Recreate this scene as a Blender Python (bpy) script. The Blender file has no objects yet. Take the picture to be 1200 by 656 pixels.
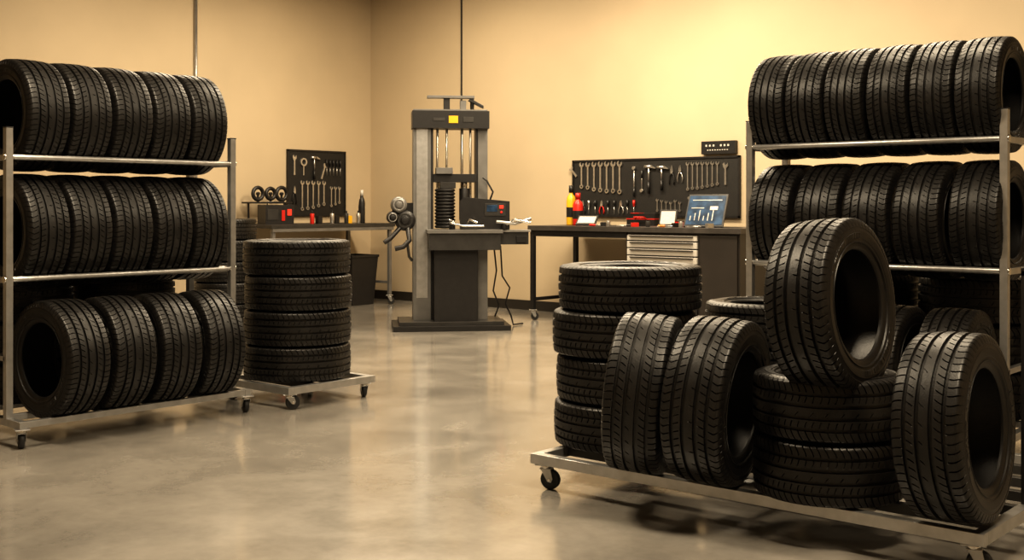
import bpy, math, random
from mathutils import Matrix, Vector
random.seed(7)
C=bpy.context.scene.collection
def T(x,y,z): return Matrix.Translation((x,y,z))
def R(a,ax): return Matrix.Rotation(math.radians(a),4,ax)

# ------------------------------------------------------------ materials
def mat(name,col,rough=.5,metal=0.0,noise=0.0,nscale=30,bump=0.0,bscale=200,emit=None,spec=None,coat=0):
    m=bpy.data.materials.new(name); m.use_nodes=True
    nt=m.node_tree; b=nt.nodes['Principled BSDF']
    b.inputs['Base Color'].default_value=(*col,1); b.inputs['Roughness'].default_value=rough
    b.inputs['Metallic'].default_value=metal
    if spec is not None: b.inputs['Specular IOR Level'].default_value=spec
    if coat: b.inputs['Coat Weight'].default_value=coat
    tc=nt.nodes.new('ShaderNodeTexCoord')
    if noise>0:
        n=nt.nodes.new('ShaderNodeTexNoise'); n.inputs['Scale'].default_value=nscale; n.inputs['Detail'].default_value=5
        r=nt.nodes.new('ShaderNodeValToRGB')
        r.color_ramp.elements[0].position=.3; r.color_ramp.elements[1].position=.7
        r.color_ramp.elements[0].color=(*[c*(1-noise) for c in col],1)
        r.color_ramp.elements[1].color=(*[min(1,c*(1+noise)) for c in col],1)
        nt.links.new(tc.outputs['Object'],n.inputs['Vector']); nt.links.new(n.outputs['Fac'],r.inputs['Fac'])
        nt.links.new(r.outputs['Color'],b.inputs['Base Color'])
    if bump>0:
        n2=nt.nodes.new('ShaderNodeTexNoise'); n2.inputs['Scale'].default_value=bscale; n2.inputs['Detail'].default_value=4
        bp=nt.nodes.new('ShaderNodeBump'); bp.inputs['Strength'].default_value=bump; bp.inputs['Distance'].default_value=.002
        nt.links.new(tc.outputs['Object'],n2.inputs['Vector']); nt.links.new(n2.outputs['Fac'],bp.inputs['Height'])
        nt.links.new(bp.outputs['Normal'],b.inputs['Normal'])
    if emit:
        b.inputs['Emission Color'].default_value=(*emit[0],1); b.inputs['Emission Strength'].default_value=emit[1]
    return m

RUB=mat('tire_rubber',(.0098,.0089,.0083),.42,0,.4,14,.3,160,spec=.45)
STEEL=mat('grey_steel',(.46,.455,.445),.33,.8,.12,18,.05,300)
CHROME=mat('chrome',(.72,.70,.66),.2,1.0)
BLACK=mat('black_powdercoat',(.012,.011,.011),.42,0,.2,20,.1,300)
DGREY=mat('dark_grey_metal',(.045,.043,.041),.4,.4,.15,12)
WHEEL=mat('caster_rubber',(.014,.014,.014),.55)
MGREY=mat('machine_grey',(.17,.165,.157),.42,.4,.12,9)
PEG=mat('pegboard_black',(.011,.010,.009),.6,0,.15,10)
TOOL=mat('tool_steel',(.60,.58,.55),.28,.9,.15,30)
RED=mat('red_plastic',(.50,.02,.012),.35)
YEL=mat('yellow_plastic',(.75,.42,.02),.35)
BLUE=mat('blue_screen',(.022,.05,.10),.25,0,.6,14)
WHITE=mat('white_card',(.52,.50,.46),.5,0,.1,60)
DRAWER=mat('drawer_grey',(.62,.59,.54),.35,.3)
BENCHTOP=mat('bench_top',(.045,.04,.036),.4,0,.3,8)
CAB=mat('cabinet_brown_black',(.022,.018,.015),.45,0,.15,6)
BASEB=mat('baseboard_dark',(.018,.015,.012),.5,0,.1,6)
REDL=mat('red_led',(.6,.02,.01),.4,0,emit=((1,.05,.02),.8))
BOARDGREEN=mat('small_orange',(.6,.18,.03),.45)

WALL=mat('painted_wall',(.50,.405,.275),.7,0,.05,1.2,.15,90)
CEIL=mat('ceiling_paint',(.26,.22,.17),.85,0,.04,2)
def floor_mat():
    m=bpy.data.materials.new('polished_concrete'); m.use_nodes=True
    nt=m.node_tree; L=nt.links; b=nt.nodes['Principled BSDF']
    tc=nt.nodes.new('ShaderNodeTexCoord')
    def noise(s,d,dist=0,rough=.55):
        n=nt.nodes.new('ShaderNodeTexNoise'); n.inputs['Scale'].default_value=s; n.inputs['Detail'].default_value=d
        n.inputs['Distortion'].default_value=dist; n.inputs['Roughness'].default_value=rough
        L.new(tc.outputs['Object'],n.inputs['Vector']); return n
    n1=noise(.6,4,.3,.5); n2=noise(2.4,8,.35,.55); n3=noise(60,4); n4=noise(18,6,.2,.6)
    r=nt.nodes.new('ShaderNodeValToRGB'); e=r.color_ramp.elements; r.color_ramp.interpolation='EASE'
    e[0].position=.22; e[0].color=(.155,.144,.128,1); e[1].position=.78; e[1].color=(.36,.333,.292,1)
    mx=nt.nodes.new('ShaderNodeMath'); mx.operation='MULTIPLY_ADD'; mx.inputs[1].default_value=.42
    a=nt.nodes.new('ShaderNodeMath'); a.operation='MULTIPLY'; a.inputs[1].default_value=.42
    m4=nt.nodes.new('ShaderNodeMath'); m4.operation='MULTIPLY_ADD'; m4.inputs[1].default_value=.16
    L.new(n1.outputs['Fac'],a.inputs[0]); L.new(n2.outputs['Fac'],mx.inputs[0]); L.new(a.outputs[0],mx.inputs[2])
    L.new(n4.outputs['Fac'],m4.inputs[0]); L.new(mx.outputs[0],m4.inputs[2])
    L.new(m4.outputs[0],r.inputs['Fac']); L.new(r.outputs['Color'],b.inputs['Base Color'])
    rr=nt.nodes.new('ShaderNodeMapRange'); rr.inputs['From Min'].default_value=.3; rr.inputs['From Max'].default_value=.7
    rr.inputs['To Min'].default_value=.15; rr.inputs['To Max'].default_value=.26
    L.new(n2.outputs['Fac'],rr.inputs['Value']); L.new(rr.outputs['Result'],b.inputs['Roughness'])
    bp=nt.nodes.new('ShaderNodeBump'); bp.inputs['Strength'].default_value=.06; bp.inputs['Distance'].default_value=.003
    L.new(n3.outputs['Fac'],bp.inputs['Height']); L.new(bp.outputs['Normal'],b.inputs['Normal'])
    b.inputs['Specular IOR Level'].default_value=.8
    b.inputs['Coat Weight'].default_value=.5; b.inputs['Coat Roughness'].default_value=.12
    return m
FLOOR=floor_mat()

# ------------------------------------------------------------ mesh builder
class MB:
    def __init__(s): s.v=[]; s.f=[]; s.m=[]; s.s=[]; s.mats=[]
    def mi(s,m):
        if m not in s.mats: s.mats.append(m)
        return s.mats.index(m)
    def add(s,vs,fs,m,smooth=False,M=None):
        o=len(s.v); i=s.mi(m)
        for v in vs:
            v=Vector(v); s.v.append(tuple(M@v) if M is not None else tuple(v))
        for k,f in enumerate(fs):
            s.f.append([o+a for a in f]); s.m.append(i); s.s.append(smooth[k] if isinstance(smooth,list) else smooth)
    def box(s,x0,x1,y0,y1,z0,z1,m,M=None):
        vs=[(x,y,z) for z in(z0,z1) for y in(y0,y1) for x in(x0,x1)]
        s.add(vs,[(0,2,3,1),(4,5,7,6),(0,1,5,4),(2,6,7,3),(0,4,6,2),(1,3,7,5)],m,False,M)
    def cyl(s,p0,p1,r,m,seg=20,r2=None,M=None):
        p0=Vector(p0);p1=Vector(p1); r2=r if r2 is None else r2
        d=(p1-p0).normalized(); a=d.orthogonal().normalized(); b=d.cross(a)
        vs=[]
        for p,q in((p0,r),(p1,r2)):
            for i in range(seg):
                t=2*math.pi*i/seg; vs.append(p+(a*math.cos(t)+b*math.sin(t))*q)
        fs=[(i,(i+1)%seg,seg+(i+1)%seg,seg+i) for i in range(seg)]+[tuple(range(seg-1,-1,-1)),tuple(range(seg,2*seg))]
        s.add(vs,fs,m,[True]*seg+[False]*2,M)
    def lathe(s,prof,m,seg=28,M=None,closed=False):
        vs=[];n=len(prof)
        for i in range(seg):
            t=2*math.pi*i/seg
            for r,z in prof: vs.append((r*math.cos(t),r*math.sin(t),z))
        fs=[]
        for i in range(seg):
            j=(i+1)%seg
            for k in range(n if closed else n-1):
                l=(k+1)%n; fs.append((i*n+k,j*n+k,j*n+l,i*n+l))
        s.add(vs,fs,m,True,M)
    def ring(s,ro,ri,z0,z1,m,seg=24,M=None):
        vs=[];fs=[]
        pr=[(ri,z0),(ro,z0),(ro,z1),(ri,z1)]
        for i in range(seg):
            t=2*math.pi*i/seg
            for r,z in pr: vs.append((r*math.cos(t),r*math.sin(t),z))
        for i in range(seg):
            j=(i+1)%seg
            for k in range(4):
                l=(k+1)%4; fs.append((i*4+k,j*4+k,j*4+l,i*4+l))
        s.add(vs,fs,m,False,M)
    def tube(s,pts,r,m,seg=8,M=None):
        pts=[Vector(p) for p in pts]; vs=[]; n=len(pts); up=None
        for i,p in enumerate(pts):
            d=(pts[min(i+1,n-1)]-pts[max(i-1,0)]).normalized()
            if up is None: up=d.orthogonal().normalized()
            up=(up-d*up.dot(d)).normalized(); b=d.cross(up)
            for k in range(seg):
                t=2*math.pi*k/seg; vs.append(p+(up*math.cos(t)+b*math.sin(t))*r)
        fs=[(i*seg+k,i*seg+(k+1)%seg,(i+1)*seg+(k+1)%seg,(i+1)*seg+k) for i in range(n-1) for k in range(seg)]
        fs+=[tuple(range(seg-1,-1,-1)),tuple(range((n-1)*seg,n*seg))]
        s.add(vs,fs,m,[True]*((n-1)*seg)+[False]*2,M)
    def prism(s,pts,y0,y1,m,M=None):
        n=len(pts); vs=[(x,y0,z) for x,z in pts]+[(x,y1,z) for x,z in pts]
        fs=[tuple(range(n)),tuple(range(2*n-1,n-1,-1))]+[(i,n+i,n+(i+1)%n,(i+1)%n) for i in range(n)]
        s.add(vs,fs,m,False,M)
    def obj(s,name,bevel=0,M=None,parent=None):
        me=bpy.data.meshes.new(name); me.from_pydata(s.v,[],s.f)
        for m in s.mats: me.materials.append(m)
        me.polygons.foreach_set('material_index',s.m); me.polygons.foreach_set('use_smooth',s.s); me.update()
        o=bpy.data.objects.new(name,me); C.objects.link(o)
        if M is not None: o.matrix_world=M
        if parent: o.parent=parent
        if bevel:
            b=o.modifiers.new('bevel','BEVEL'); b.width=bevel; b.segments=2; b.limit_method='ANGLE'; b.angle_limit=math.radians(50)
        return o

# ------------------------------------------------------------ room shell
XL,YB,XR,YF,H=-11.24,10.29,3.0,-3.0,4.0
def wallbox(name,a,m):
    b=MB(); b.box(*a,m); return b.obj(name)
wallbox('floor',(XL-.15,XR+.15,YF-.15,YB+.15,-.12,0),FLOOR)
wallbox('ceiling',(XL-.15,XR+.15,YF-.15,YB+.15,H,H+.12),CEIL)
wallbox('wall_left',(XL-.15,XL,YF-.15,YB+.15,0,H),WALL)
wallbox('wall_back',(XL,XR,YB,YB+.15,0,H),WALL)
wallbox('wall_right',(XR,XR+.15,YF-.15,YB+.15,0,H),WALL)
wallbox('wall_front',(XL,XR,YF-.15,YF,0,H),WALL)
wallbox('baseboard_left',(XL,XL+.018,YF,YB,0,.11),BASEB)
wallbox('baseboard_back',(XL+.018,XR,YB-.018,YB,0,.11),BASEB)
wallbox('baseboard_right',(XR-.018,XR,YF,YB-.018,0,.11),BASEB)
wallbox('baseboard_front',(XL+.018,XR-.018,YF,YF+.018,0,.11),BASEB)
b=MB(); b.cyl((XL+.02,7.64,.11),(XL+.02,7.64,H),.018,STEEL,12)
for z in(1.0,2.2): b.box(XL,XL+.045,7.605,7.675,z,z+.03,STEEL)
b.obj('trim_1')
b=MB(); b.box(-9.64,-9.62,YB-.012,YB,.11,H,DGREY); b.obj('trim_2')

# ------------------------------------------------------------ tires
def tire_mesh(name,Ro,W,Rr,mode=0):
    NP=66
    h=Ro-Rr
    crown=lambda a: Ro-.0055*(abs(a)/(.43*W))**2.4
    tr=[]
    gs=[-.275,-.095,.095,.275] if mode!=1 else [-.265,-.09,.105,.285]
    gw=.060*W; gd=.0115
    cuts=[-.43]+gs+[.43]
    for k in range(5):
        a0=cuts[k]*W+(gw/2 if k>0 else 0); a1=cuts[k+1]*W-(gw/2 if k<4 else 0)
        dep=[.0075,.0065,.005,.0065,.0075][k]
        n=6
        for i in range(n+1):
            a=a0+(a1-a0)*i/n
            dd=dep
            if k==0 and mode!=2 and i>=n: dd=0
            if k==4 and mode!=2 and i<=0: dd=0
            if k in(1,3):
                inner=(i>=n-1) if k==1 else (i<=1)
                if inner: dd=0
            if k==2: dd=dep if (i<3 if mode==0 else i>3) else 0
            tr.append((a,crown(a),dd,0,k))
        if k<4:
            tr.append((a1+.0012,crown(a1)-gd,0,0,k)); tr.append((a1+gw-.0012,crown(a1)-gd,0,0,k))
    side=[(.456,Ro-.0100,.0065,0),(.474,Ro-.0185,.0055,0),(.486,Ro-.030,.002,0),(.492,Ro-.035,0,0),(.485,Ro-.0375,0,0),(.4925,Ro-.047,0,0),(.4965,Ro-.050,0,0),
          (.500,Rr+.56*h,0,0),(.499,Rr+.50*h,0,0),(.4985,Rr+.49*h,0,1),(.491,Rr+.34*h,0,1),(.490,Rr+.33*h,0,0),(.481,Rr+.31*h,0,0),
          (.478,Rr+.24*h,0,0),(.490,Rr+.225*h,0,0),(.486,Rr+.20*h,0,0),(.462,Rr+.17*h,0,0),(.452,Rr+.07*h,0,0),(.440,Rr+.02*h,0,0),(.42,Rr-.002,0,0),
          (.385,Rr-.002,0,0),(.365,Rr+.012,0,0),(.395,Rr+.25*h,0,0),(.44,Rr+.5*h,0,0),(.43,Ro-.045,0,0),(.37,Ro-.024,0,0),(.2,Ro-.0205,0,0)]
    left=[(-a*W,r,d,l,-1) for a,r,d,l in reversed(side)]
    right=[(a*W,r,d,l,5) for a,r,d,l in side]
    rows=left+tr+right+[(0,Ro-.0205,0,0,-2)]
    def skew(a):
        u=max(-.5,min(.5,a/W))
        if mode==0:
            return .050*math.sin(u*4.6)
        if mode==1: return .115*(min(abs(u),.40)**1.25)-.012*max(0,abs(u)-.40)*10
        return .030*math.sin(u*6)
    P=2*math.pi/NP; offs=[0,.04,.14,.18,.58]; low=[0,1,1,0,0]
    nr=len(rows); vs=[]
    for p in range(NP):
        jit=.04*math.sin(p*1.7)
        for c,of in enumerate(offs):
            base=P*(p+of+jit)
            letter=((p%33)<13) and ((p*7+c*3)%4!=0) and (p%33)%6!=5
            for (a,r,d,l,k) in rows:
                t=base+(skew(a)/Ro if abs(a)<=.5*W else 0)
                dep=d if low[c] else 0
                if k==2 and p%2: dep=0
                rr=r-dep; aa=a
                if l and letter: aa=a+math.copysign(.0022,a)
                vs.append((aa,rr*math.cos(t),rr*math.sin(t)))
    nc=NP*len(offs); fs=[]
    for i in range(nc):
        j=(i+1)%nc
        for k in range(nr):
            l=(k+1)%nr
            fs.append((i*nr+k,i*nr+l,j*nr+l,j*nr+k))
    me=bpy.data.meshes.new(name); me.from_pydata(vs,[],fs); me.materials.append(RUB); me.update()
    me.polygons.foreach_set('use_smooth',[True]*len(fs))
    try: me.set_sharp_from_angle(angle=math.radians(32))
    except Exception: pass
    return me
MESH={}
def tm(D,W,mode):
    k=(D,W,mode)
    if k not in MESH: MESH[k]=tire_mesh('tire_mesh',D/2,W,D/2*.63,mode)
    return MESH[k]
def tire(x,y,z,D,W,mode=0,yaw=0,lean=0,flat=False,roll=None):
    o=bpy.data.objects.new('car_tire',tm(D,W,mode)); C.objects.link(o)
    roll=random.uniform(0,360) if roll is None else roll
    if flat: o.matrix_world=T(x,y,z)@R(random.uniform(0,360),'Z')@R(90,'Y')@R(roll,'X')
    else: o.matrix_world=T(x,y,z)@R(yaw,'Z')@R(lean,'Y')@R(roll,'X')
    return o
def stack(x,y,z,n,D,W,mode,jit=.012,offs=None):
    for i in range(n):
        ox=random.uniform(-jit,jit); oy=random.uniform(-jit,jit)
        tire(x+ox,y+oy,z+W*(i+.5),D,W,mode,flat=True)

# ------------------------------------------------------------ casters / racks
def caster(b,x,y,ztop,r=.038,yaw=0):
    M=T(x,y,0)@R(yaw,'Z')
    b.box(-.04,.04,-.035,.035,ztop-.006,ztop,STEEL,M)
    b.cyl((0,0,ztop-.006),(0,0,ztop-.02),.022,CHROME,16,M=M)
    for s in(-1,1):
        b.prism([(-.02,ztop-.018),(.026,ztop-.018),(.036,r+.005),(.028,r-.012),(.012,r-.008)],s*.020-.002,s*.020+.002,STEEL,M)
    b.box(-.022,.028,-.021,.021,ztop-.024,ztop-.017,STEEL,M)
    N=M@T(.020,0,r)@R(90,'X')
    b.lathe([(0,-.014),(r*.5,-.014),(r*.62,-.011),(r*.9,-.014),(r,-.009),(r,.009),(r*.9,.014),(r*.62,.011),(r*.5,.014),(0,.014)],WHEEL,24,N)
    b.cyl((0,0,-.024),(0,0,.024),.007,CHROME,10,M=N)

def rack(name,L,shelfz,halfsp,posttop,M,basez=.12,depth_base=1.17):
    b=MB(); pf=.14; pb=pf+2*halfsp; p=.018
    for x in(0,L):
        for y in(pf,pb):
            b.box(x-p,x+p,y-p,y+p,basez,posttop,STEEL)
            b.box(x-p-.002,x+p+.002,y-p-.002,y+p+.002,posttop,posttop+.006,BLACK)
        for z in shelfz:
            b.box(x-.012,x+.012,pf,pb,z-.018,z+.012,STEEL)
        b.box(x-.02,x+.02,-.02,depth_base,basez-.02,basez+.016,STEEL)
        b.box(x-p,x+p,pf,pb,basez+.3,basez+.325,STEEL)
        for y in(.0,depth_base-.04): caster(b,x,y,basez-.02,.040,yaw=70 if y<.1 else 20)
    for z in shelfz:
        for y in(pf,pb): b.cyl((0,y,z),(L,y,z),.015,STEEL,16)
        for x in(0,L):
            b.cyl((x-.024 if x==0 else x-.02,pf,z),(x+.02 if x==0 else x+.024,pf,z),.018,CHROME,16)
    for y in(0.0,.24,.60,.84,depth_base-.04):
        b.box(0,L,y-.017,y+.017,basez-.018,basez+.014,STEEL)
    return b.obj(name,.0025,M)

ML=T(-5.58,2.80,0)@R(90,'Z')
rack('tire_rack',1.34,(.827,1.44),.21,1.585,ML)
def seat(D,hs,rb): return math.sqrt((D/2+rb)**2-hs**2)
for z,D,ws in((1.44,.585,.228),(.827,.60,.228)):
    zc=z+seat(D,.21,.015)
    for i in range(5):
        tire(-5.93,2.985+.2455*i,zc+.001,D,ws,i%2 if z>1 else (i+1)%3%2,yaw=88+random.uniform(-1.2,1.2)+(3 if i==0 else 0))
for i in range(4):
    tire(-5.70,3.06+.289*i,.134+.2785,.605,.236,i%2,yaw=[92,86,85,84][i]+random.uniform(-1,1))
stack(-6.33,3.13,.135,3,.62,.22,2,.005); stack(-6.33,3.79,.135,3,.62,.22,2,.005)

MRt=T(-3.10,5.42,0)
rack('tire_rack',1.31,(.895,1.505),.20,1.64,MRt)
zc=1.505+seat(.56,.20,.015)
for i in range(6): tire(-2.985+.2155*i,5.76,zc+.001,.56,.209,i%2,yaw=random.uniform(-1.2,1.2)+(1 if i==5 else 1))
zc=.895+seat(.58,.20,.015)
for i in range(5): tire(-2.965+.262*i,5.76,zc+.001,.58,.238,(i+1)%2,yaw=random.uniform(-1,3))
for i in range(4):
    tire(-2.93+.31*i,5.54,.134+.2785,.605,.232,i%2,yaw=random.uniform(0,5)+2)
stack(-2.75,6.17,.135,3,.62,.235,2,.005); stack(-2.10,6.17,.135,3,.62,.235,2,.005)

# ------------------------------------------------------------ rolling platforms
def platform(x0,x1,y0,y1,zt):
    b=MB(); t=.042; z0=zt-.042
    b.box(x0,x1,y0,y0+t,z0,zt,STEEL); b.box(x0,x1,y1-t,y1,z0,zt,STEEL)
    b.box(x0,x0+t,y0+t,y1-t,z0,zt,STEEL); b.box(x1-t,x1,y0+t,y1-t,z0,zt,STEEL)
    n=max(1,int((x1-x0)/.45))
    for i in range(1,n): 
        x=x0+(x1-x0)*i/n; b.box(x-.02,x+.02,y0+t,y1-t,z0,zt-.004,STEEL)
    k=max(2,int((y1-y0)/.22))
    for i in range(1,k):
        y=y0+(y1-y0)*i/k; b.box(x0+t,x1-t,y-.018,y+.018,z0+.004,zt-.001,DGREY)
    for x in(x0+.05,x1-.05):
        for y in(y0+.045,y1-.045): caster(b,x,y,z0,.042,yaw=random.choice((20,60,150)))
    return b
b=platform(-6.10,-5.42,4.32,5.00,.135); b.obj('tire_dolly',.0025)
stack(-5.76,4.66,.136,4,.66,.2125,2,.008)

b=platform(-3.17,-1.29,3.81,5.16,.15)
for y in(4.30,5.10):
    b.box(-1.325,-1.295,y-.015,y+.015,.15,.97,BLACK)
b.box(-1.325,-1.295,4.285,5.115,.95,.98,BLACK)
b.obj('tire_cart',.0025)
ZT=.151
stack(-3.00,4.28,ZT,4,.635,.197,2,.014)
stack(-2.68,5.00,ZT,3,.62,.199,2,.004)
stack(-1.91,4.00,ZT,2,.545,.222,2,.004)
def upright(x,y,D,W,mode,yaw,lean,z0=ZT):
    l=math.radians(abs(lean)); z=z0+(D/2-.004)*math.cos(l)+.44*W*math.sin(l)
    return tire(x,y,z,D,W,mode,yaw,lean)
upright(-2.60,3.83,.62,.228,0,24,5)
upright(-2.285,3.85,.625,.236,1,11,4)
upright(-1.42,3.92,.625,.228,0,2,-3)
upright(-1.85,3.90,.615,.234,1,0,-5,z0=ZT+.444-.062)

stack(-9.95,7.12,0.001,5,.64,.212,2,.02)

# ------------------------------------------------------------ workbenches
def bench_caster(b,x,y): caster(b,x,y,.11,.042,yaw=40)
b=MB()
b.box(-11.18,-10.33,8.0,9.86,.94,.98,DGREY)
b.box(-10.37,-10.335,8.02,9.84,.90,.94,MGREY)
for x in(-11.12,-10.37):
    for y in(8.05,9.80):
        b.box(x-.02,x+.02,y-.02,y+.02,.11,.94,MGREY); bench_caster(b,x,y)
for y in(8.05,9.80): b.box(-11.12,-10.37,y-.015,y+.015,.25,.28,MGREY)
b.box(-11.135,-11.105,8.05,9.80,.25,.28,MGREY)
b.obj('workbench',.003)
b=MB()
b.box(-7.84,-5.33,9.38,10.20,.935,.985,BENCHTOP)
for y in(9.42,10.15):
    b.box(-7.82,-7.775,y-.022,y+.022,.11,.935,BLACK); bench_caster(b,-7.80,y)
b.box(-7.82,-6.6,9.40,9.43,.875,.935,BLACK)
b.box(-7.815,-7.78,9.42,10.15,.2,.235,BLACK)
b.box(-7.80,-6.6,10.13,10.16,.2,.235,BLACK)
b.box(-6.62,-5.36,9.42,10.17,.11,.935,CAB)
for x in(-6.5,-5.5):
    for y in(9.5,10.1): bench_caster(b,x,y)
zz=.915
for hgt in(.055,.065,.065,.065):
    b.box(-6.59,-5.80,9.395,9.42,zz-hgt,zz-.006,DRAWER)
    b.box(-6.55,-5.84,9.375,9.396,zz-.022,zz-.012,BLACK); zz-=hgt+.006
for hgt in(.14,.16,.16):
    b.box(-6.59,-5.80,9.40,9.42,zz-hgt,zz-.008,BLACK); zz-=hgt+.004
b.box(-5.77,-5.38,9.40,9.42,.16,.915,CAB)
b.obj('workbench',.003)
tire(-7.45,9.85,.302,.60,.2,0,yaw=25)

# ------------------------------------------------------------ tools
def wrench(b,M,L,w=.017,m=TOOL):
    b.box(-w*.45,w*.45,-.012,-.004,.02,L-.02,m,M)
    b.ring(w*1.15,w*.55,.002,.014,m,16,M@T(0,0,.01)@R(90,'X'))
    ro=w*1.45; pts=[]
    for i in range(15):
        t=math.radians(122+296*i/14); pts.append((ro*math.cos(t),ro*math.sin(t)))
    pts+=[(w*.6,-w*.1),(0,-w*.45),(-w*.6,-w*.1)]
    b.prism(pts,-.014,-.002,m,M@T(0,0,L-.01)@R(15,'Y'))
def hammer(b,M,L=.3):
    b.cyl((0,-.02,0),(0,-.02,L*.45),.014,BLACK,10,M=M); b.cyl((0,-.02,L*.45),(0,-.02,L),.009,TOOL,10,M=M)
    b.cyl((-.05,-.02,L),(.03,-.02,L),.018,TOOL,14,M=M); b.prism([(.03,L-.014),(.085,L-.022),(.085,L-.014),(.03,L+.016)],-.03,-.01,TOOL,M)
def plier(b,M,L=.2,m=RED):
    for s in(-1,1):
        b.tube([(s*.025,-.012,0),(s*.032,-.012,L*.25),(s*.018,-.012,L*.5),(0,-.012,L*.62)],.007,m,8,M)
        b.prism([(0,L*.58),(s*.016,L*.66),(s*.013,L*.8),(s*.003,L),(s*.001,L*.7)],-.018,-.006,TOOL,M)
    b.cyl((0,-.022,L*.63),(0,-.004,L*.63),.013,TOOL,12,M=M)
def driver(b,M,L=.24,m=BLACK):
    b.cyl((0,-.016,L*.55),(0,-.016,L*.6),.009,m,10,r2=.014,M=M); b.cyl((0,-.016,L*.6),(0,-.016,L),.014,m,10,M=M); b.cyl((0,-.016,0),(0,-.016,L*.56),.004,TOOL,8,M=M)
def socket_bar(b,M,L=.26):
    b.cyl((0,-.014,0),(0,-.014,L),.007,TOOL,10,M=M); b.cyl((0,-.03,L),(0,.0,L),.018,TOOL,14,M=M); b.cyl((0,-.014,0),(0,-.014,.09),.011,BLACK,10,M=M)
def adj_wrench(b,M,L=.26):
    b.prism([(-.011,0),(.011,0),(.009,L*.75),(.03,L*.85),(.028,L),(.008,L*.9),(-.006,L*.92),(-.012,L*1.02),(-.03,L*.95),(-.022,L*.8),(-.009,L*.72)],-.014,-.002,TOOL,M)

def pegboard(name,w,h,M,tools,frame=True):
    b=MB(); b.box(0,w,-.0,.02,0,h,PEG)
    for (a0,a1,c0,c1) in((0,w,0,.02),(0,w,h-.02,h),(0,.02,0,h),(w-.02,w,0,h)):
        b.box(a0,a1,-.01,.0,c0,c1,BLACK)
    nx=int(w/.05); nz=int(h/.05)
    for i in range(1,nx):
        for j in range(1,nz): b.box(i*.05-.003,i*.05+.003,-.0012,0,j*.05-.003,j*.05+.003,DGREY)
    tools(b)
    return b.obj(name,0,M)
def toolsR(b):
    x=.13
    for L in(.26,.27,.29,.30,.31,.31,.32): 
        P=T(x,0,.58-L); wrench(b,P,L,.018+.004*(L-.2)*10); b.cyl((x,0,.56),(x,-.03,.56),.004,TOOL,6); x+=.085
    adj_wrench(b,T(.06,0,.44)@R(-40,'Y'),.13)
    socket_bar(b,T(.83,0,.22),.30); socket_bar(b,T(.93,0,.30)@R(180,'Y')@T(0,0,-.2),.22)
    hammer(b,T(1.02,0,.25),.28); hammer(b,T(1.18,0,.28),.24)
    plier(b,T(1.30,0,.34),.2,BLACK); plier(b,T(1.40,0,.36),.18,TOOL)
    x=1.49
    for L in(.28,.27,.27,.26,.25,.24,.23): wrench(b,T(x,0,.56-L),L,.014); x+=.058
    adj_wrench(b,T(1.93,0,.33),.22); 
    x=.15
    for i in range(9):
        (driver if i%3 else plier)(b,T(x,0,.03),.15,[BLACK,TOOL,BLACK,RED,BLACK][i%5]); x+=.085
    for i,L in enumerate((.13,.12,.11,.1,.12,.1)): wrench(b,T(1.12+i*.055,0,.06),L,.011)
    for i in range(6): b.cyl((1.55+i*.06,0,.10),(1.55+i*.06,-.04,.10),.018,TOOL,14)
    for i in range(7): b.cyl((1.52+i*.055,0,.2),(1.52+i*.055,-.04,.2),.014,TOOL,14)
pegboard('tool_pegboard',2.09,.62,T(-7.93,YB-.025,1.07),toolsR)
def toolsL(b):
    adj_wrench(b,T(.10,0,.50),.24)
    b.ring(.05,.03,0,.02,TOOL,20,T(.24,-.0,.66)@R(90,'X')); b.box(.232,.248,-.014,-.004,.5,.62,TOOL)
    hammer(b,T(.40,0,.45),.27); adj_wrench(b,T(.52,0,.46)@R(20,'Y'),.2)
    for i in range(5): driver(b,T(.60+i*.055,0,.50),.2,BLACK)
    for i,L in enumerate((.34,.33,.32,.30,.28)): wrench(b,T(.22+i*.085,0,.42-L),L,.02)
    for i,L in enumerate((.24,.22,.2)): wrench(b,T(.68+i*.065,0,.36-L),L,.015)
    plier(b,T(.10,0,.15),.22,BLACK)
pegboard('tool_pegboard',.92,.81,T(XL+.025,8.92,1.06)@R(90,'Z'),toolsL)
b=MB(); b.box(-6.27,-5.88,YB-.05,YB-.001,1.71,1.84,BLACK)
for i in range(7):
    if i!=3: b.box(-6.22+i*.042,-6.20+i*.042,YB-.053,YB-.05,1.785,1.805,WHITE)
for i in range(9): b.box(-6.20+i*.028,-6.185+i*.028,YB-.053,YB-.05,1.745,1.755,WHITE)
b.obj('wall_sign',.002)

ZB=.9855
def bottle(name,x,y,z,h,r,body,cap):
    b=MB(); b.lathe([(0,0),(r*.95,0),(r,.01),(r,h*.62),(r*.8,h*.72),(r*.4,h*.78),(r*.4,h*.82),(0,h*.82)],body,20)
    b.lathe([(0,h*.82),(r*.5,h*.82),(r*.48,h),(0,h)],cap,16); b.ring(r*1.01,r*.99,h*.2,h*.45,BLACK,20)
    b.obj(name,0,T(x,y,z))
bottle('spray_bottle',-7.63,9.85,ZB,.42,.050,YEL,BLACK)
bottle('spray_bottle',-7.50,9.80,ZB,.34,.055,RED,RED)
def tilted_panel(name,x,y,w,h,tilt,front,frame,yaw=0,z=ZB,det=None,th=.018):
    b=MB(); Mt=R(-tilt,'X')
    b.box(-w/2,w/2,0,th,0,h,frame,Mt); b.box(-w/2+.015,w/2-.015,-.003,0,.018,h-.018,front,Mt)
    if det: det(b,w,h,Mt)
    top=Mt@Vector((0,th,h*.75)); b.tube([top,(0,top.y+.15*h,.006)],.005,frame,8)
    mz=min(v[2] for v in b.v)
    return b.obj(name,.002,T(x,y,z-mz+.001)@R(yaw,'Z'))
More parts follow.
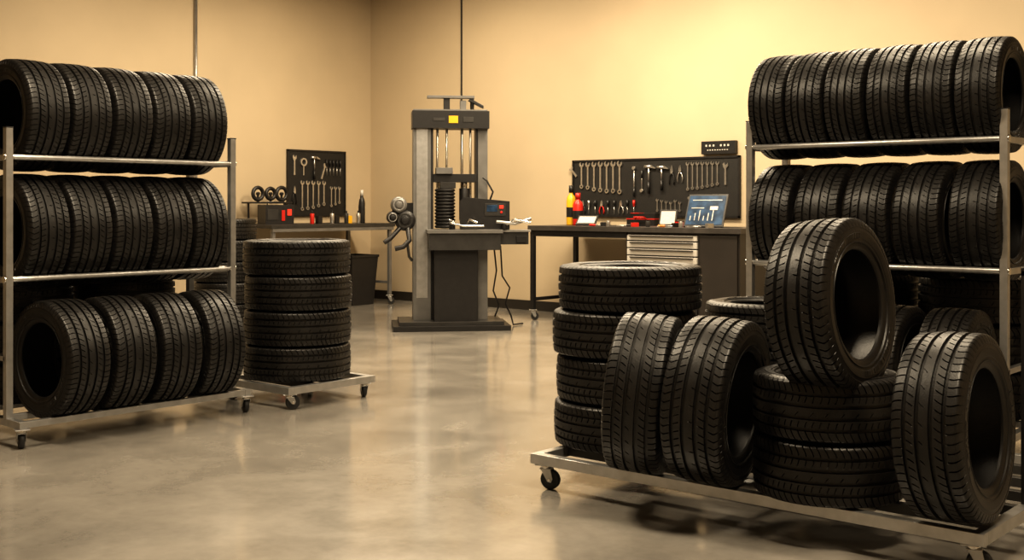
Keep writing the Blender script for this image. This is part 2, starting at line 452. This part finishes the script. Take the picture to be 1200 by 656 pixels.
def dR(b,w,h,M):
    for i in range(6): b.box(-w/2+.05+i*.045,-w/2+.06+i*.045,-.006,-.003,.06,.06+.05+.03*(i%3),TOOL,M)
    b.box(-w/2+.05,w/2-.05,-.006,-.003,h-.07,h-.06,TOOL,M); b.box(.04,.12,-.006,-.003,h*.5,h*.62,TOOL,M)
    b.box(-.15,-.02,-.006,-.003,h*.55,h*.58,TOOL,M)
tilted_panel('tablet_display',-5.86,9.60,.40,.34,25,BLUE,BLACK,8,det=dR)
tilted_panel('instruction_card',-6.36,9.75,.18,.17,18,WHITE,DGREY,12)
tilted_panel('price_card',-7.30,9.66,.22,.13,45,WHITE,DGREY,14)
b=MB(); b.box(-.17,.17,-.09,.09,0,.07,BLACK); b.box(-.17,.17,-.09,.09,.075,.13,BLACK); b.box(-.172,.172,-.092,.092,.068,.078,RED)
b.tube([(-.06,-.09,.08),(-.06,-.12,.09),(.06,-.12,.09),(.06,-.09,.08)],.008,RED); b.box(-.12,-.02,-.095,.0,.128,.134,RED)
b.obj('tool_case',.004,T(-6.68,9.85,ZB))
b=MB()
cols=[RED,BLACK,TOOL,TOOL,BLACK,RED,DGREY,TOOL,BOARDGREEN,BLACK,TOOL,RED,BLACK,TOOL]
for i,c in enumerate(cols):
    x=-7.05+i*.105; y=9.47+.04*math.sin(i*2.3); M=T(x,y,ZB+.012)@R(i*47,'Z')
    k=i%4
    if k==0: b.cyl((-.05,0,0),(.02,0,0),.012,c,12,M=M); b.cyl((.02,0,0),(.1,0,0),.004,TOOL,8,M=M)
    elif k==1: b.box(-.035,.035,-.02,.02,-.011,.03,c,M)
    elif k==2: b.cyl((0,0,-.011),(0,0,.045),.022,c,16,M=M)
    else: b.box(-.08,.08,-.006,.006,-.011,-.002,TOOL,M); b.ring(.02,.01,-.011,0,TOOL,14,M@T(.085,0,0))
b.obj('bench_hand_tools',.001)
b=MB()
b.box(-.07,.07,-.05,.05,0,.09,RED); b.box(-.072,.072,-.052,.052,.09,.105,BLACK); b.box(-.04,.04,-.053,-.05,.02,.06,WHITE)
b.obj('parts_box',.003,T(-6.13,9.62,ZB)@R(20,'Z')@Matrix.Scale(.6,4))

ZL=.9805
b=MB(); b.box(-.17,.17,-.12,.12,0,.22,BLACK); b.box(-.15,-.02,-.125,-.12,.05,.17,DGREY); b.box(.02,.06,-.128,-.12,.04,.16,RED); b.box(.09,.14,-.128,-.12,.10,.17,REDL)
b.tube([(-.10,0,.22),(-.10,0,.25),(.10,0,.25),(.10,0,.22)],.009,BLACK)
b.obj('battery_charger',.006,T(-10.72,8.36,ZL)@R(75,'Z'))
b=MB()
for i,(yy,r) in enumerate(((8.34,.070),(8.52,.062),(8.68,.074))):
    M=T(-11.02,yy,1.33)@R(90,'Y')
    pr=[(r+.022*math.cos(t*math.pi/5),.022*math.sin(t*math.pi/5)) for t in range(10)]
    b.lathe(pr,BLACK,26,M,True); b.cyl((0,0,-.02),(0,0,.02),.018,BLACK,14,M=M)
    b.box(-11.03,-11.01,yy-.012,yy+.012,1.25-.02,1.33,BLACK)
b.box(-11.14,-10.94,8.2,8.78,1.215,1.235,BLACK)
for y in(8.22,8.75): b.box(-11.05,-11.03,y-.01,y+.01,ZL,1.215,BLACK)
b.obj('pulley_stand',.002)
bottle('oil_bottle',-10.62,9.58,ZL,.40,.038,BLACK,WHITE)
bottle('oil_bottle',-10.78,9.72,ZL,.34,.04,DGREY,BLACK)
b=MB(); 
for i,(y,c) in enumerate(((9.05,TOOL),(9.16,BLACK),(9.27,DGREY),(9.36,YEL),(9.46,TOOL),(8.9,BLACK),(8.75,RED))):
    M=T(-10.55-.06*(i%2),y,ZL); 
    if i%2: b.box(-.03,.03,-.03,.03,0,.09,c,M)
    else: b.cyl((0,0,0),(0,0,.12),.025,c,14,M=M); b.cyl((0,0,.12),(0,0,.15),.012,BLACK,10,M=M)
b.obj('bench_supplies',.002)
b=MB(); pts0=.17; pts1=.21
vs=[(x*pts0,y*pts0,0) for x,y in((-1,-1),(1,-1),(1,1),(-1,1))]+[(x*pts1,y*pts1,.58) for x,y in((-1,-1),(1,-1),(1,1),(-1,1))]+[(x*(pts1-.015),y*(pts1-.015),.58) for x,y in((-1,-1),(1,-1),(1,1),(-1,1))]+[(x*(pts0-.01),y*(pts0-.01),.02) for x,y in((-1,-1),(1,-1),(1,1),(-1,1))]
fs=[(3,2,1,0)]
for o_ in(0,4,8):
    for i in range(4): fs.append((o_+i,o_+(i+1)%4,o_+4+(i+1)%4,o_+4+i))
fs.append((12,13,14,15)); b.add(vs,fs,BLACK)
b.ring(.31,.295,.57,.60,BLACK,4,R(45,'Z'))
b.obj('waste_bin',.004,T(-10.68,9.50,.001))

# ------------------------------------------------------------ tire machine
b=MB()
b.box(-.56,.56,-.36,.34,0,.05,BLACK); b.box(-.50,.50,-.30,.30,.05,.085,DGREY)
b.box(-.36,-.19,-.10,.14,.085,2.10,MGREY); b.box(-.19,-.165,-.08,.12,.085,2.05,BLACK)
b.box(-.33,-.22,-.104,-.10,.3,2.0,STEEL)
b.box(.27,.365,-.08,.12,.085,2.06,MGREY); b.box(.25,.27,-.07,.11,.085,2.0,BLACK)
b.box(-.37,.375,-.15,.15,1.94,2.11,BLACK); b.box(-.02,.07,-.155,-.15,1.99,2.06,YEL); b.box(-.17,-.06,-.155,-.15,2.01,2.04,DGREY); b.box(.12,.22,-.155,-.15,2.0,2.05,DGREY)
b.box(-.36,.36,-.12,.12,2.11,2.125,MGREY)
b.box(-.06,.0,-.03,.03,2.12,2.24,BLACK); b.box(.10,.16,-.03,.03,2.12,2.22,MGREY)
b.box(-.22,.24,-.05,.05,2.24,2.265,MGREY); b.cyl((.22,0,2.25),(.22,0,2.13),.02,BLACK,12); b.prism([(.20,2.24),(.33,2.17),(.33,2.145),(.18,2.22)],-.04,.04,BLACK)
for x in(-.12,-.03,.12,.20): b.cyl((x,-.02,1.0),(x,-.02,1.95),.012,CHROME,14)
b.box(-.165,.25,-.10,.08,1.42,1.50,BLACK); b.box(-.10,.05,-.12,.08,1.36,1.42,DGREY)
b.box(-.14,.02,-.14,.02,1.50,1.56,MGREY)
pr=[(0,.97)]
for i in range(12): pr+=[(.087,.975+i*.032),(.100,.985+i*.032),(.100,.995+i*.032),(.087,1.003+i*.032)]
pr+=[(0,1.37)]
b.lathe(pr,BLACK,28,T(-.05,-.06,0))
b.cyl((.14,-.03,1.05),(.14,-.03,1.36),.05,BLACK,20); b.cyl((.14,-.03,1.36),(.14,-.03,1.42),.03,CHROME,16)
b.box(-.22,.46,-.36,.14,.77,.93,DGREY); b.box(-.24,.48,-.38,.14,.93,.965,MGREY)
b.box(.46,.74,-.28,-.02,.82,.94,DGREY); b.box(.44,.76,-.30,0,.94,.96,STEEL)
b.box(.62,.72,-.302,-.28,.84,.90,BLACK)
b.box(-.165,.25,-.26,.16,.085,.77,BLACK)
M=T(.33,-.14,.965)@R(-6,'Z')
b.prism([(-.24,0),(.24,0),(.24,.27),(-.20,.31),(-.24,.27)],-.11,.12,BLACK,M)
b.box(.0,.20,-.116,-.11,.13,.25,DGREY,M); b.box(.02,.12,-.119,-.116,.17,.235,BLUE,M)
b.box(.14,.18,-.121,-.116,.20,.23,REDL,M); b.cyl((.16,-.11,.165),(.16,-.124,.165),.012,RED,12,M=M)
b.tube([(.05,0,.28),(.08,0,.36),(.02,0,.47),(-.02,0,.5)],.009,BLACK,8,M)
for x,dx in((.0,-.04),(.14,.05),(.50,.2)):
    b.tube([(x,-.30,1.0),(x+dx*.5,-.34,1.06),(x+dx+.05,-.36,1.03)],.014,CHROME,10)
    b.cyl((x,-.30,.965),(x,-.30,1.02),.03,BLACK,16)
b.tube([(.42,-.33,1.04),(.60,-.32,1.02),(.76,-.30,1.07)],.016,STEEL,10)
b.tube([(.30,-.36,1.0),(.10,-.37,1.0),(-.02,-.36,1.03)],.012,CHROME,10)
b.box(.08,.24,-.37,-.27,.965,1.0,DGREY)
for (cx,cz,r,l) in((-.50,1.20,.080,.10),(-.56,1.08,.06,.12),(-.44,1.05,.10,.08)):
    M=T(cx,-.10,cz)@R(90,'X')
    b.lathe([(0,l),(r*.35,l),(r*.4,l*.8),(r*.8,l*.75),(r,l*.5),(r,0),(r*.9,-.03),(0,-.03)],MGREY if r==.080 else BLACK,26,M)
    b.ring(r*.7,r*.55,l*.76,l*.84,STEEL if r<.09 else DGREY,22,M); b.cyl((0,0,-.08),(0,0,0),.05,BLACK,16,M=M)
b.box(-.56,-.36,-.06,.04,1.02,1.22,BLACK)
b.tube([(-.47,-.13,1.0),(-.58,-.18,.88),(-.64,-.2,.84)],.022,BLACK,10)
b.tube([(-.42,-.13,1.0),(-.40,-.20,.86),(-.46,-.22,.80),(-.54,-.22,.78)],.024,BLACK,10)
b.tube([(-.42,-.1,.86),(-.40,-.1,.70),(-.37,-.08,.66)],.014,DGREY,10)
b.tube([(.50,.0,.80),(.52,.02,.5),(.60,.06,.38),(.56,.1,.22),(.62,.12,.10),(.64,.1,.012),(.75,.2,.012)],.008,BLACK,8)
b.tube([(.44,.05,.80),(.47,.08,.55),(.44,.1,.35),(.50,.12,.2),(.46,.14,.09)],.008,BLACK,8)
b.obj('tire_changer_machine',.003,T(-7.93,8.30,0)@R(48,'Z'))

# ------------------------------------------------------------ ceiling lights
LW=mat('light_diffuser',(.9,.85,.7),.5,0,emit=((1,.82,.58),2.0))
def clight(x,y,p,sx=1.4,sy=.5,rot=0):
    b=MB(); b.box(-sx/2-.03,sx/2+.03,-sy/2-.03,sy/2+.03,-.05,0,STEEL); b.box(-sx/2,sx/2,-sy/2,sy/2,-.058,-.05,LW)
    o=b.obj('ceiling_light',0,T(x,y,H)@R(rot,'Z'))
    l=bpy.data.lights.new('lamp','AREA'); l.shape='RECTANGLE'; l.size=sx; l.size_y=sy; l.energy=p; l.color=(1,.825,.585)
    lo=bpy.data.objects.new('lamp',l); C.objects.link(lo); lo.parent=o; lo.location=(0,0,-.075)
for x,y,p in((-8.8,8.3,100),(-6.0,8.3,185),(-3.6,8.1,75),
             (-9.0,6.2,65),(-5.8,5.9,80),(-2.6,6.0,60),
             (-4.2,2.8,140),(-.8,3.0,150)):
    clight(x,y,p)
w=bpy.data.worlds.new('w'); bpy.context.scene.world=w; w.use_nodes=True
w.node_tree.nodes['Background'].inputs[0].default_value=(1,.85,.65,1); w.node_tree.nodes['Background'].inputs[1].default_value=.1

cd=bpy.data.cameras.new('camera'); cd.sensor_width=36; cd.lens=41.2; cd.shift_y=-88/1200
co=bpy.data.objects.new('camera',cd); C.objects.link(co)
co.location=(0,0,1.2); co.rotation_euler=(math.radians(90),0,math.radians(40.65))
bpy.context.scene.camera=co
vs_=bpy.context.scene.view_settings
vs_.view_transform='Standard'
try: vs_.look='Medium High Contrast'
except Exception: vs_.look='None'
vs_.exposure=0.12
